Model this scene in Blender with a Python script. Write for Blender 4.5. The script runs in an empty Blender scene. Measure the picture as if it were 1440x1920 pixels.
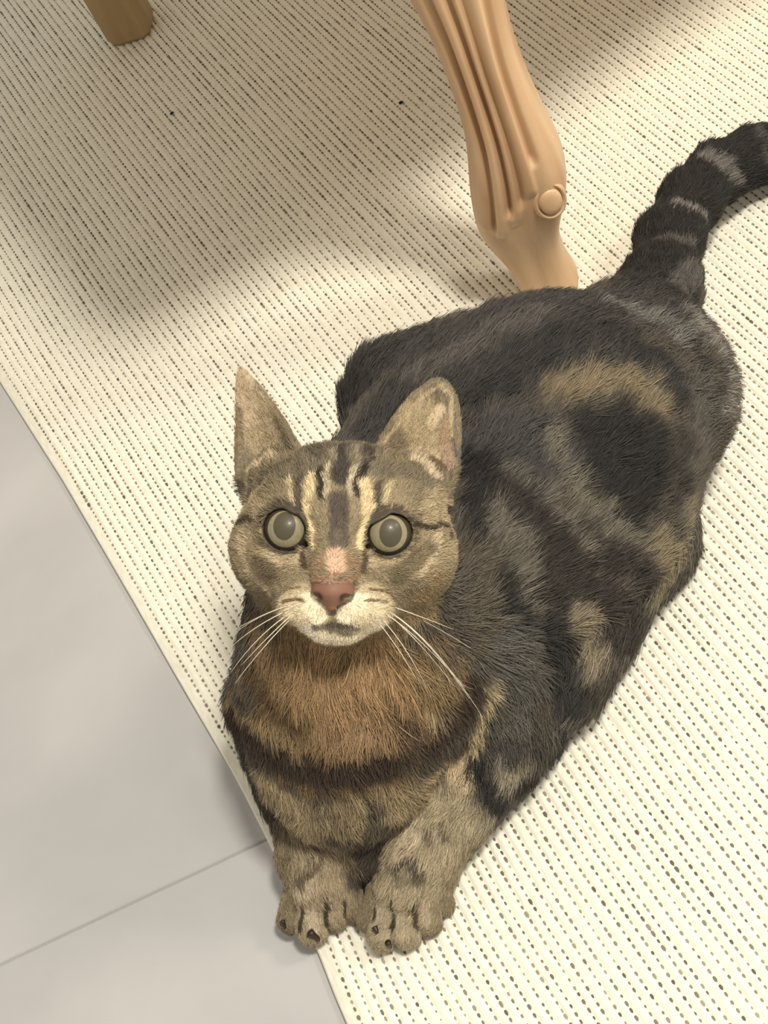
import bpy, bmesh, math, random, os
import numpy as np
from mathutils import Vector, Matrix
from mathutils.bvhtree import BVHTree

rng = np.random.default_rng(7)
random.seed(7)
scene = bpy.context.scene
COL = scene.collection
DRAFT = bool(os.environ.get('CAT_DRAFT'))

# ------------------------------------------------------------------ camera
CAM_H = 0.66
FPX = 2800.0                                    # focal length in pixels of the 1440 x 1920 frame
RM = np.array([[0.83415952, -0.54791133, 0.06301645],      # world axes seen from the camera
               [-0.45455098, -0.61828094, 0.64118023],
               [-0.31234804, -0.56349078, -0.76479856]])
CP = np.array([0.0, 0.0, CAM_H])
cd = bpy.data.cameras.new('camera')
cam = bpy.data.objects.new('camera', cd)
COL.objects.link(cam)
cd.sensor_fit = 'VERTICAL'
cd.sensor_height = 36.0
cd.lens = 36.0 * FPX / 1920.0
cd.clip_start = 0.02
rt, up, bk = RM @ [1, 0, 0], RM @ [0, -1, 0], RM @ [0, 0, -1]
cam.matrix_world = Matrix(((rt[0], up[0], bk[0], 0), (rt[1], up[1], bk[1], 0), (rt[2], up[2], bk[2], CAM_H), (0, 0, 0, 1)))
scene.camera = cam

# ------------------------------------------------------------------ light
scene.view_settings.view_transform = 'Standard'
scene.view_settings.look = 'None'
scene.view_settings.gamma = 1.0
scene.view_settings.exposure = 0.95
scene.view_settings.use_curve_mapping = False
world = bpy.data.worlds.new('room_ambient')
scene.world = world
world.use_nodes = True
wb = world.node_tree.nodes['Background']
wb.inputs[0].default_value = (1.0, 0.95, 0.87, 1)
wb.inputs[1].default_value = 0.30

def lamp(name, loc, watts, radius, col):
    l = bpy.data.lights.new(name, 'POINT')
    l.energy = watts
    l.shadow_soft_size = radius
    l.color = col
    o = bpy.data.objects.new(name, l)
    o.location = loc
    COL.objects.link(o)
    return o
lamp('ceiling_lamp', (0.60, -0.22, 2.0), 82, 0.13, (1.0, 0.94, 0.84))
lamp('wall_lamp', (1.9, -0.25, 1.9), 44, 0.22, (1.0, 0.92, 0.80))

# ------------------------------------------------------------------ helpers
def ray(px, py):
    d = RM @ np.array([px - 720.0, py - 960.0, FPX])
    return d / np.linalg.norm(d)

def at(px, py, z):
    """floor-plan point at height z that lies under the given place of the picture"""
    d = ray(px, py)
    return CP + d * ((z - CAM_H) / d[2])

def lin(r, g, b):
    def f(c):
        c /= 255.0
        return c / 12.92 if c <= 0.04045 else ((c + 0.055) / 1.055) ** 2.4
    return np.array([f(r), f(g), f(b)])

def mesh_obj(name, verts, faces, mat, parent=None, smooth=True):
    me = bpy.data.meshes.new(name)
    me.from_pydata([tuple(map(float, v)) for v in verts], [], [tuple(map(int, f)) for f in faces])
    me.update()
    if smooth:
        me.polygons.foreach_set('use_smooth', [True] * len(me.polygons))
    if mat:
        me.materials.append(mat)
    o = bpy.data.objects.new(name, me)
    COL.objects.link(o)
    if parent:
        o.parent = parent
    return o

def empty(name, loc=(0, 0, 0)):
    o = bpy.data.objects.new(name, None)
    o.empty_display_size = 0.02
    o.location = loc
    COL.objects.link(o)
    return o

def keep(o, parent):
    """parent without moving (parents are only translated)"""
    o.parent = parent
    o.location = Vector(o.location) - Vector(parent.location)

def tag(o, label=None, cat=None, group=None, kind=None):
    for k, v in (('label', label), ('category', cat), ('group', group), ('kind', kind)):
        if v:
            o[k] = v

def new_mat(name, base, rough=0.7, spec=0.3):
    m = bpy.data.materials.new(name)
    m.use_nodes = True
    b = m.node_tree.nodes['Principled BSDF']
    b.inputs['Base Color'].default_value = (*base, 1)
    b.inputs['Roughness'].default_value = rough
    b.inputs['Specular IOR Level'].default_value = spec
    return m, m.node_tree, b

def ramp_noise(nt, bsdf, scale, cols, detail=4, coord='Object', stretch=(1, 1, 1), bump=0.0, bump_dist=0.001, distortion=0.0):
    tc = nt.nodes.new('ShaderNodeTexCoord')
    mp = nt.nodes.new('ShaderNodeMapping')
    mp.inputs['Scale'].default_value = stretch
    nz = nt.nodes.new('ShaderNodeTexNoise')
    nz.inputs['Scale'].default_value = scale
    nz.inputs['Detail'].default_value = detail
    nz.inputs['Distortion'].default_value = distortion
    rp = nt.nodes.new('ShaderNodeValToRGB')
    rp.color_ramp.elements[0].position = 0.3
    rp.color_ramp.elements[1].position = 0.7
    rp.color_ramp.elements[0].color = (*cols[0], 1)
    rp.color_ramp.elements[1].color = (*cols[1], 1)
    nt.links.new(tc.outputs[coord], mp.inputs[0])
    nt.links.new(mp.outputs[0], nz.inputs['Vector'])
    nt.links.new(nz.outputs['Fac'], rp.inputs[0])
    nt.links.new(rp.outputs[0], bsdf.inputs['Base Color'])
    if bump:
        bp = nt.nodes.new('ShaderNodeBump')
        bp.inputs['Strength'].default_value = bump
        bp.inputs['Distance'].default_value = bump_dist
        nt.links.new(nz.outputs['Fac'], bp.inputs['Height'])
        nt.links.new(bp.outputs[0], bsdf.inputs['Normal'])
    return rp

def attr_mat(name, attr, rough, spec, sheen=0.0):
    m, nt, b = new_mat(name, (0.5, 0.5, 0.5), rough, spec)
    a = nt.nodes.new('ShaderNodeAttribute')
    a.attribute_name = attr
    nt.links.new(a.outputs['Color'], b.inputs['Base Color'])
    if sheen:
        b.inputs['Sheen Weight'].default_value = sheen
    return m

# ------------------------------------------------------------------ floor
M_grout, _, _ = new_mat('tile_joint', lin(172, 169, 163), 0.9, 0.2)
M_tile, nt, b = new_mat('grey_tile', lin(175, 173, 168), 0.42, 0.35)
ramp_noise(nt, b, 5.0, (lin(170, 169, 167), lin(190, 189, 187)), detail=6, distortion=0.6)
floor = mesh_obj('floor', [(-3, -3, -0.0012), (3, -3, -0.0012), (3, 4, -0.0012), (-3, 4, -0.0012)], [(0, 1, 2, 3)], M_grout)
tag(floor, 'pale grey tiled floor with thin joints', None, None, 'structure')
j0, j1 = at(0, 1808, 0), at(490, 1578, 0)
ja = math.atan2(j1[1] - j0[1], j1[0] - j0[0])
TS, TG, TB = 0.60, 0.0010, 0.0008
def tile_mesh():
    h = TS / 2 - TG / 2
    v, f = [], []
    for z, e in ((-0.012, 0), (-TB, 0), (0, TB)):
        for sx, sy in ((-1, -1), (1, -1), (1, 1), (-1, 1)):
            v.append((sx * (h - e), sy * (h - e), z))
    for k in (0, 4):
        for i in range(4):
            j = (i + 1) % 4
            f.append((k + i, k + j, k + 4 + j, k + 4 + i))
    f.append((8, 9, 10, 11))
    me = bpy.data.meshes.new('tile')
    me.from_pydata(v, [], f)
    me.materials.append(M_tile)
    return me
tme = tile_mesh()
ux, uy = np.array([math.cos(ja), math.sin(ja)]), np.array([-math.sin(ja), math.cos(ja)])
org = j0[:2] + ux * 0.22 + uy * TS * 0.5       # centre of the tile above the joint
for i in range(-3, 5):
    for j in range(-4, 5):
        c = org + ux * TS * i + uy * TS * j
        if abs(c[0]) > 2.6 or c[1] < -2.4 or c[1] > 3.4:
            continue
        t = bpy.data.objects.new('tile', tme)
        t.location = (c[0], c[1], 0)
        t.rotation_euler.z = ja
        t.parent = floor
        COL.objects.link(t)

# two walls of the room, well outside the picture
M_wall, nt, b = new_mat('wall_paint', lin(225, 218, 205), 0.9, 0.2)
ramp_noise(nt, b, 30.0, (lin(222, 215, 202), lin(228, 222, 210)), bump=0.1)
w1 = mesh_obj('wall_back', [(-3, 4, 0), (3, 4, 0), (3, 4.1, 0), (-3, 4.1, 0), (-3, 4, 2.6), (3, 4, 2.6), (3, 4.1, 2.6), (-3, 4.1, 2.6)],
              [(0, 1, 5, 4), (1, 2, 6, 5), (2, 3, 7, 6), (3, 0, 4, 7), (4, 5, 6, 7), (3, 2, 1, 0)], M_wall, smooth=False)
w2 = mesh_obj('wall_left', [(-3.1, -3, 0), (-3, -3, 0), (-3, 4, 0), (-3.1, 4, 0), (-3.1, -3, 2.6), (-3, -3, 2.6), (-3, 4, 2.6), (-3.1, 4, 2.6)],
              [(0, 1, 5, 4), (1, 2, 6, 5), (2, 3, 7, 6), (3, 0, 4, 7), (4, 5, 6, 7), (3, 2, 1, 0)], M_wall, smooth=False)
for w_ in (w1, w2):
    tag(w_, 'plain pale painted wall of the room', None, None, 'structure')

# ------------------------------------------------------------------ rug
RUG_T = 0.0045
ROW, DOT = 0.00525, 0.00409
RUG_X0, RUG_X1, RUG_Y0, RUG_Y1 = -0.0965, 1.25, -0.55, 2.0
rug = empty('woven_rug', (0.5, 0.7, 0))
tag(rug, 'cream woven rug with rows of small dark stitches under the cat', 'rug')
_ey = np.array([-0.6, 0.306, 0.343, 0.40, 0.451, 0.53, 0.61, 0.72, 0.844, 1.1, 2.1])
_ex = np.array([-0.004, -0.0045, -0.0005, 0.003, 0.0041, 0.0015, -0.0005, -0.004, -0.011, -0.02, -0.03])
def warp(x, y):
    g = np.interp(y, _ey, _ex)
    return x + g * np.exp(-np.maximum(x - RUG_X0, 0) / 0.16)
M_rug, nt, b = new_mat('cream_wool', lin(230, 225, 205), 0.95, 0.1)
ramp_noise(nt, b, 420.0, (lin(228, 223, 204), lin(239, 236, 220)), detail=3, stretch=(1, 0.35, 1), bump=0.5, bump_dist=0.0006)
b.inputs['Sheen Weight'].default_value = 0.15
nrow = int((RUG_X1 - RUG_X0 - 0.012) / ROW)
row_x = RUG_X0 + 0.0065 + np.arange(nrow) * ROW + rng.normal(0, 0.00045, nrow)
xs, zs = [RUG_X0, RUG_X0, RUG_X0 + 0.0012], [0.0004, RUG_T * 0.7, RUG_T]
for i in range(nrow):
    x = row_x[i]
    if i:
        p = row_x[i - 1]
        for q, hh in ((0.25, 0.0), (0.5, 0.00035), (0.75, 0.0)):
            xs.append(p + (x - p) * q); zs.append(RUG_T + hh)
    xs.append(x); zs.append(RUG_T - 0.0010)
xs += [RUG_X1 - 0.001, RUG_X1]; zs += [RUG_T, 0.0004]
xs, zs = np.array(xs), np.array(zs)
ysn = np.concatenate([np.linspace(RUG_Y0, 0.2, 8)[:-1], np.arange(0.2, 1.3, 0.02), np.linspace(1.3, RUG_Y1, 8)])
XX, YY = np.meshgrid(xs, ysn)
ZZ = np.tile(zs, (len(ysn), 1))
V = np.stack([warp(XX, YY), YY, ZZ], -1).reshape(-1, 3) - np.array(rug.location)
nx = len(xs)
ii, jj = np.meshgrid(np.arange(nx - 1), np.arange(len(ysn) - 1))
a0 = (jj * nx + ii).ravel()
weave = mesh_obj('weave', V, np.stack([a0, a0 + 1, a0 + nx + 1, a0 + nx], 1), M_rug, rug)
# the dark stitches, tens of thousands of them: one part
M_st = attr_mat('dark_stitch', 'tone', 0.9, 0.1)
sv, sf, sc = [], [], []
unit = np.array([(-1, 0, 0), (0, -1, 0), (1, 0, 0), (0, 1, 0), (-.55, -.6, .8), (.55, -.6, .8), (.55, .6, .8), (-.55, .6, .8)], float)
uf = np.array([(0, 1, 5, 4), (1, 2, 6, 5), (2, 3, 7, 6), (3, 0, 4, 7), (4, 5, 6, 7)])
Y = np.arange(0.12, 1.55, DOT)
for i in range(nrow):
    x = row_x[i]
    if x > 0.85:
        break
    y = Y + (i % 2) * DOT * 0.5 + rng.normal(0, 0.0003, len(Y)) + rng.uniform(-.3, .3) * DOT
    n = len(y)
    s = np.clip(rng.normal(1.0, 0.16, n), 0.4, 1.45)
    w = np.convolve(rng.normal(0, 1, n + 8), np.ones(9) / 9, 'valid')
    s *= 1 + 0.22 * w
    tone = np.clip(0.5 + 0.32 * rng.normal(0, 1, n) - 0.35 * w, 0, 1)
    c = np.stack([warp(np.full(n, x), y), y, np.full(n, RUG_T - 0.0009)], -1)
    dims = np.stack([0.00079 * s, 0.00122 * s * rng.uniform(.85, 1.2, n), 0.00075 * s], -1)
    sv.append((c[:, None] + unit[None] * dims[:, None]).reshape(-1, 3))
    sc.append(np.repeat(lin(102, 97, 86)[None] * (1 - tone[:, None]) + lin(164, 157, 141)[None] * tone[:, None], 8, 0))
sv, sc = np.concatenate(sv), np.concatenate(sc)
nst = len(sv) // 8
sf = (uf[None] + (np.arange(nst) * 8)[:, None, None]).reshape(-1, 4)
st = mesh_obj('stitch', sv - np.array(rug.location), sf, M_st, rug, smooth=False)
a = st.data.color_attributes.new('tone', 'FLOAT_COLOR', 'POINT')
a.data.foreach_set('color', np.concatenate([sc, np.ones((len(sc), 1))], 1).astype(np.float32).ravel())
tag(st, 'small dark stitches in rows', None, None, 'stuff')

# ------------------------------------------------------------------ chair (only its legs reach into the picture)
FOOT = at(1022, 540, 0.0); FOOT[2] = RUG_T + .0006
BACK = at(262, 62, 0.0); BACK[2] = RUG_T + .0006
chair = empty('carved_chair', (FOOT[0], FOOT[1], 0))
tag(chair, 'light wooden chair on a carved fluted front leg behind the cat', 'chair')
M_wood, nt, b = new_mat('light_oak', lin(190, 150, 108), 0.38, 0.45)
ramp_noise(nt, b, 60.0, (lin(186, 149, 111), lin(216, 181, 142)), detail=5, stretch=(1, 1, 0.12), bump=0.15, bump_dist=0.0008, distortion=0.4)
M_wood2, nt, b = new_mat('shaded_oak', lin(150, 122, 78), 0.55, 0.3)  # darker oak for the rear legs, their shade put into the colour
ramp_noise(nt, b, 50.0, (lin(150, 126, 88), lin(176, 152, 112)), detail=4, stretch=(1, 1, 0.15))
er = np.array([0.878, -0.478, 0.0])            # to the right in the picture
ef = np.array([0.478, 0.878, 0.0])             # away from the camera
# height: centre offset to the right, half width, half depth
LEG = np.array([(0.000, 0.004, .0185, .0185), (0.010, 0.003, .0165, .017), (0.025, .001, .0165, .017), (0.045, -.001, .0205, .020), (0.062, .000, .0255, .024),
                (0.078, .004, .0280, .026), (0.092, .0065, .0282, .026), (0.110, .0075, .0250, .025), (0.130, .008, .0216, .023), (0.155, .0075, .0198, .021),
                (0.180, .007, .0193, .021), (0.205, .007, .0208, .022), (0.240, .006, .0250, .024), (0.290, .003, .028, .027), (0.345, .0, .030, .030), (0.40, 0, .030, .03)])
def build_leg(base, name, right, away, mirror=False):
    nz_, na = 300, 192
    zz = np.linspace(0, 0.40, nz_)
    off = np.interp(zz, LEG[:, 0], LEG[:, 1]); hw = np.interp(zz, LEG[:, 0], LEG[:, 2]); hd = np.interp(zz, LEG[:, 0], LEG[:, 3])
    for arr in (off, hw, hd):
        k = np.ones(15) / 15
        arr[:] = np.convolve(np.pad(arr, 7, 'edge'), k, 'valid')
    th = np.linspace(0, 2 * math.pi, na, endpoint=False)       # 0 = right, 3pi/2 = towards the camera
    p = 3.2
    ct, st_ = np.cos(th), np.sin(th)
    sq = (np.abs(ct) ** p + np.abs(st_) ** p) ** (-1 / p)
    ux_, uy_ = ct * sq, st_ * sq                               # rounded square outline
    V = np.zeros((nz_, na, 3))
    # carved reeds on the two faces that meet towards the viewer, measured along the outline
    front = (uy_ < 0.15)
    u = np.where(front, ux_, 0)                                # -1 .. 1 from left to right
    # grooves wander: outline position at the knee and at the top
    grooves = [(-0.60, -0.50, 0.070, 0.0030), (-0.24, -0.10, 0.080, 0.0036), (0.02, 0.16, 0.085, 0.0024), (0.46, 0.66, 0.110, 0.0030)]
    for k in range(nz_):
        z = zz[k]
        r = np.ones(na)
        dep = np.zeros(na)
        for (g0, g1, z0, d) in grooves:
            d = d * 1.35
            t = np.clip((z - 0.075) / 0.14, 0, 1.6)
            gp = g0 + (g1 - g0) * t
            amp = np.clip((z - z0) / 0.006, 0, 1) * (1 - 0.25 * t)
            wid = 0.075
            dep += np.where(front, -d * amp * np.exp(-((ux_ - gp) / wid) ** 2), 0)
        # reeds swell between the grooves and end in rounded tips at the knee
        for (g0, g1, z0, h) in [(-0.80, -0.74, 0.072, .0016), (-0.42, -0.30, 0.066, .0020), (-0.10, 0.03, 0.074, .0016), (0.24, 0.42, 0.092, .0018)]:
            t = np.clip((z - 0.075) / 0.14, 0, 1.6)
            gp = g0 + (g1 - g0) * t
            amp = np.clip((z - z0) / 0.005, 0, 1) ** 0.6
            dep += np.where(front, h * amp * np.exp(-((ux_ - gp) / 0.12) ** 4), 0)
        X = off[k] + ux_ * hw[k]
        Yy = uy_ * hd[k]
        n = np.hypot(X - off[k], Yy)
        X = off[k] + (X - off[k]) * (1 + dep / n); Yy = Yy * (1 + dep / n)
        V[k] = right[None] * X[:, None] + away[None] * Yy[:, None]
        V[k, :, 2] = z
    vv = V.reshape(-1, 3) + np.array(base)
    i, j = np.meshgrid(np.arange(na), np.arange(nz_ - 1))
    a_ = (j * na + i).ravel(); b_ = (j * na + (i + 1) % na).ravel()
    f = [tuple(q) for q in np.stack([a_, b_, b_ + na, a_ + na], 1)]
    f.append(tuple(range(na - 1, -1, -1)))
    return mesh_obj(name, vv - np.array(chair.location), f, M_wood, chair)
leg1 = build_leg(FOOT, 'leg', er, ef)
tag(leg1, 'carved fluted front leg')
# round rosette in a ring groove on the knee
def rosette(center, nrm, rad, parent):
    nrm = nrm / np.linalg.norm(nrm)
    a_ = np.cross(nrm, [0, 0, 1]); a_ /= np.linalg.norm(a_); c_ = np.cross(nrm, a_)
    prof = [(0, .0016), (.45, .0015), (.72, .0010), (.84, .0002), (.90, -.0022), (.97, -.0022), (1.05, .0000), (1.2, -.0004), (1.34, -.0035)]
    v, f = [center + nrm * prof[0][1]], []
    n = 40
    for r_, h_ in prof[1:]:
        for q in range(n):
            t = 2 * math.pi * q / n
            v.append(center + (a_ * math.cos(t) * 0.80 + c_ * math.sin(t)) * rad * r_ + nrm * h_)
    for q in range(n):
        f.append((0, 1 + q, 1 + (q + 1) % n))
        for k in range(len(prof) - 2):
            s = 1 + k * n
            f.append((s + q, s + n + q, s + n + (q + 1) % n, s + (q + 1) % n))
    return mesh_obj('rosette', np.array(v) - np.array(chair.location), f, M_wood, parent)
rc = FOOT + er * (0.0060 + 0.0170) - ef * 0.0249 + np.array([0, 0, 0.0845])
ros = rosette(rc, er * 0.34 - ef * 0.94 + np.array([0, 0, .12]), 0.0096, leg1)
leg1.location = (0, 0, 0)

def square_leg(base, lean, name, half):
    v, f = [], []
    prof = [(0, half * .9), (0.004, half), (0.10, half), (0.40, half * 1.15)]
    for z, h in prof:
        for q in range(16):
            t = 2 * math.pi * (q + .5) / 16
            c, s = math.cos(t), math.sin(t)
            k = (abs(c) ** 6 + abs(s) ** 6) ** (-1 / 6)
            v.append(np.array(base) + er * c * k * h + ef * s * k * h + np.array([lean[0] * z, lean[1] * z, z]))
    for k in range(len(prof) - 1):
        for q in range(16):
            f.append((k * 16 + q, k * 16 + (q + 1) % 16, k * 16 + 16 + (q + 1) % 16, k * 16 + 16 + q))
    f.append(tuple(range(15, -1, -1)))
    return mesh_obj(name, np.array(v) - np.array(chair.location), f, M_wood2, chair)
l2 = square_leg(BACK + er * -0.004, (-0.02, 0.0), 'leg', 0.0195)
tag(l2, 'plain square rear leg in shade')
RIGHTV = np.array([0.50, -0.012, 0])
square_leg(BACK + RIGHTV, (0.05, -0.05), 'leg', 0.0195)
build_leg(FOOT + RIGHTV, 'leg', er, ef)
# seat above, outside the picture; it throws the shade on the rug
def slab(name, pts, z0, z1, mat, bev=0.012):
    bm = bmesh.new()
    lo = [bm.verts.new((p[0] - chair.location.x, p[1] - chair.location.y, z0)) for p in pts]
    hi = [bm.verts.new((p[0] - chair.location.x, p[1] - chair.location.y, z1)) for p in pts]
    bm.faces.new(lo[::-1]); bm.faces.new(hi)
    for q in range(len(pts)):
        r_ = (q + 1) % len(pts)
        bm.faces.new((lo[q], lo[r_], hi[r_], hi[q]))
    bmesh.ops.bevel(bm, geom=list(bm.edges), offset=bev, segments=3, affect='EDGES')
    me = bpy.data.meshes.new(name); bm.to_mesh(me); bm.free()
    me.materials.append(mat)
    o = bpy.data.objects.new(name, me); COL.objects.link(o); o.parent = chair
    return o
A, B = FOOT, BACK
A2, B2 = FOOT + RIGHTV, BACK + RIGHTV
M_cush, _, _ = new_mat('seat_cloth', lin(150, 130, 100), 0.95, 0.1)
def offp(p, dx, dy): return (p[0] + dx, p[1] + dy)
slab('seat_rail', [offp(A, -.12, -.04), offp(A, -.02, -.05), offp(A2, .02, -.05), offp(A2, .12, -.04), offp(B2, .10, .08), offp(B, -.10, .08)], 0.385, 0.445, M_wood)
slab('seat', [offp(A, -.11, -.03), offp(A2, .11, -.03), offp(B2, .09, .07), offp(B, -.09, .07)], 0.446, 0.50, M_cush, 0.02)

# ------------------------------------------------------------------ cat: one continuous body grown from soft volumes
Z0 = RUG_T
def P(px, py, z):
    return at(px, py, z)
# head frame: x to the cat's left (picture right), y up the face, z out of the nose
HO = P(645, 1000, 0.178)
_f = CP - HO; HD = np.linalg.norm(_f); _f /= HD
_r = RM @ np.array([1.0, 0, 0]); _r -= _f * (_r @ _f); _r /= np.linalg.norm(_r)
_u = np.cross(_f, _r)
_ro = math.radians(-2.4)
_r, _u = _r * math.cos(_ro) + _u * math.sin(_ro), _u * math.cos(_ro) - _r * math.sin(_ro)
_ya = math.radians(5.5)
HF = _f * math.cos(_ya) - _r * math.sin(_ya)
HR = _r * math.cos(_ya) + _f * math.sin(_ya)
HU = _u
HB = np.stack([HR, HU, HF])                    # rows
def to_head(Pw):
    return (Pw - HO) @ HB.T * 1000.0
def from_head(L):
    return HO + np.asarray(L, float) @ HB / 1000.0
def hp(px, py, zmm):
    """head-frame point (mm) at depth zmm in front of the head centre"""
    d = ray(px, py)
    t = (zmm / 1000.0 + (HO - CP) @ HF) / (d @ HF)
    return to_head(CP + d * t)

def smin(a, b, k):
    h = np.clip(0.5 + 0.5 * (b - a) / k, 0, 1)
    return b + (a - b) * h - k * h * (1 - h)
def smax(a, b, k):
    return -smin(-a, -b, k)
def cone(Q, a, b, ra, rb, zs=1.0):
    a, b = np.asarray(a, float), np.asarray(b, float)
    S = np.array([1, 1, zs])
    Q = Q * S; a = a * S; b = b * S
    d = b - a
    t = np.clip(((Q - a) @ d) / max(d @ d, 1e-12), 0, 1)
    return np.linalg.norm(Q - a - t[:, None] * d, axis=1) - (ra + (rb - ra) * t)
def ell(Q, c, r):
    q = (Q - np.asarray(c, float)) / np.asarray(r, float)
    k0 = np.linalg.norm(q, axis=1)
    k1 = np.linalg.norm(q / np.asarray(r, float), axis=1)
    return k0 * (k0 - 1) / np.maximum(k1, 1e-9)

# name, from, to, radii, blend, vertical squash, hair length (m), lift of the hair
T = [P(660, 1320, .080), P(795, 1070, .084), P(930, 925, .080), P(1040, 825, .080), P(1155, 745, .070)]
TR = [.046, .071, .078, .073, .054]
CH = []
for i in range(4):
    CH.append(('torso', T[i], T[i + 1], TR[i], TR[i + 1], .010, 1.06, .0115))
CH.append(('neck', P(660, 1120, .135), P(690, 1230, .100), .043, .052, .015, 1.0, .015))
CH.append(('chest', P(645, 1250, .105), P(650, 1400, .062), .046, .043, .012, 1.0, .0105))
CH.append(('chestlow', P(655, 1400, .060), P(675, 1520, .032), .038, .022, .012, 1.0, .012))
CH.append(('breast', P(675, 1500, .034), P(692, 1585, .021), .020, .015, .008, 1.0, .010))
CH.append(('farshoulder', P(775, 765, .092), P(855, 745, .088), .036, .038, .012, 1.0, .013))
# cat's left haunch and thigh, folded
CH.append(('thigh', P(1182, 752, .066), P(1195, 785, .045), .050, .042, .012, 1.0, .014))
CH.append(('shank', P(1200, 900, .030), P(1220, 1010, .024), .028, .021, .012, 1.0, .011))
CH.append(('belly', P(1110, 1000, .045), P(985, 1190, .042), .044, .046, .02, 1.0, .015))
# cat's left fore leg (picture right)
CH.append(('shoulder', P(860, 1190, .075), P(920, 1340, .038), .045, .034, .015, 1.0, .013))
CH.append(('forearm', P(890, 1420, .034), P(795, 1600, .024), .027, .0165, .008, 1.0, .008))
CH.append(('wrist', P(795, 1600, .024), P(768, 1655, .018), .0165, .0160, .006, 1.0, .0055))
# cat's right fore leg (picture left)
CH.append(('shoulder2', P(532, 1310, .070), P(565, 1430, .038), .026, .024, .012, 1.0, .012))
CH.append(('forearm2', P(578, 1470, .034), P(594, 1600, .024), .0225, .0165, .008, 1.0, .008))
CH.append(('wrist2', P(594, 1600, .024), P(604, 1650, .018), .0165, .0160, .006, 1.0, .0055))
# tail
TAIL = [(1195, 640, .070, .034), (1238, 540, .060, .0190), (1256, 450, .050, .0155), (1294, 376, .042, .0146), (1345, 325, .036, .0142), (1410, 294, .030, .0138), (1490, 280, .026, .0136), (1580, 278, .0215, .0130), (1660, 280, .018, .012)]
for a_, b_ in zip(TAIL[:-1], TAIL[1:]):
    CH.append(('tail', P(*a_[:3]), P(*b_[:3]), a_[3], b_[3], .012, 1.0, .0080))
# toes: knuckle, tip, radius
TOES = [
    # picture-left paw
    ((560, 1658, .019), (544, 1724, .0115), .0062, .0058), ((590, 1660, .022), (586, 1742, .0125), .0070, .0072),
    ((626, 1655, .022), (628, 1712, .0135), .0066, .0068), ((652, 1655, .018), (662, 1702, .0115), .0056, .0056),
    # picture-right paw
    ((712, 1672, .018), (694, 1724, .0115), .0056, .0056), ((735, 1668, .021), (719, 1752, .0125), .0066, .0070),
    ((766, 1664, .022), (762, 1746, .0130), .0068, .0072), ((797, 1658, .020), (803, 1724, .0125), .0062, .0064), ((818, 1650, .017), (829, 1694, .0110), .0054, .0052)]
CL = [(n, np.array(a), np.array(b), ra, rb, k, zs, ln) for n, a, b, ra, rb, k, zs, ln in CH]

def ear_frame(inner, outer, tip, facing):
    I, O, T_ = map(np.array, (inner, outer, tip))
    B_ = (I + O) / 2
    v = T_ - B_; L = np.linalg.norm(v); v = v / L
    w = np.array(facing, float); w -= v * (w @ v); w /= np.linalg.norm(w)
    u = np.cross(v, w)
    W = abs((I - O) @ u) / 2
    return B_, u, v, w, L, W
EARS = [ear_frame(hp(568, 848, -2), hp(452, 898, -16), hp(448, 692, -12), (-.42, -.05, 1)) + (1,),
        ear_frame(hp(704, 846, -2), hp(853, 890, -12), hp(832, 712, -10), (.16, -.10, 1)) + (0,)]
def ear_sd(Q, fr, thick=1.8):
    B_, u, v, w, L, W, slim = fr
    q = Q - B_
    qu, qv, qw = q @ u, q @ v, q @ w
    t = np.clip(qv / L, -0.4, 1.0)
    hw = W * np.where(t > 0, np.sqrt(np.clip(1 - np.clip(t, 0, 1) ** 2.2, 0, 1)) * (1 - 0.22 * np.clip(t, 0, 1)), 1 + 0.05 * t)
    if slim:
        tc = np.clip(t, 0, 1)
        hw = W * np.where(t > 0, 0.55 * (1 - tc ** 1.2) + 0.45 * np.sqrt(np.clip(1 - tc ** 2.2, 0, 1)) * (1 - .35 * tc), 1 + .05 * t)
    s = qu / W
    bowl = 9.0 * (1 - 0.75 * np.clip(t, 0, 1))
    surf = bowl * s ** 2 - bowl * 0.55 - 3.0 * np.clip(-t, 0, 1)
    sheet = np.abs(qw - surf) * 0.85 - thick
    out = np.maximum(np.abs(qu) - hw, qv - L)
    out = np.maximum(out * 0.8, -(qv + 12))
    return smax(sheet, out, 1.6)

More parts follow.
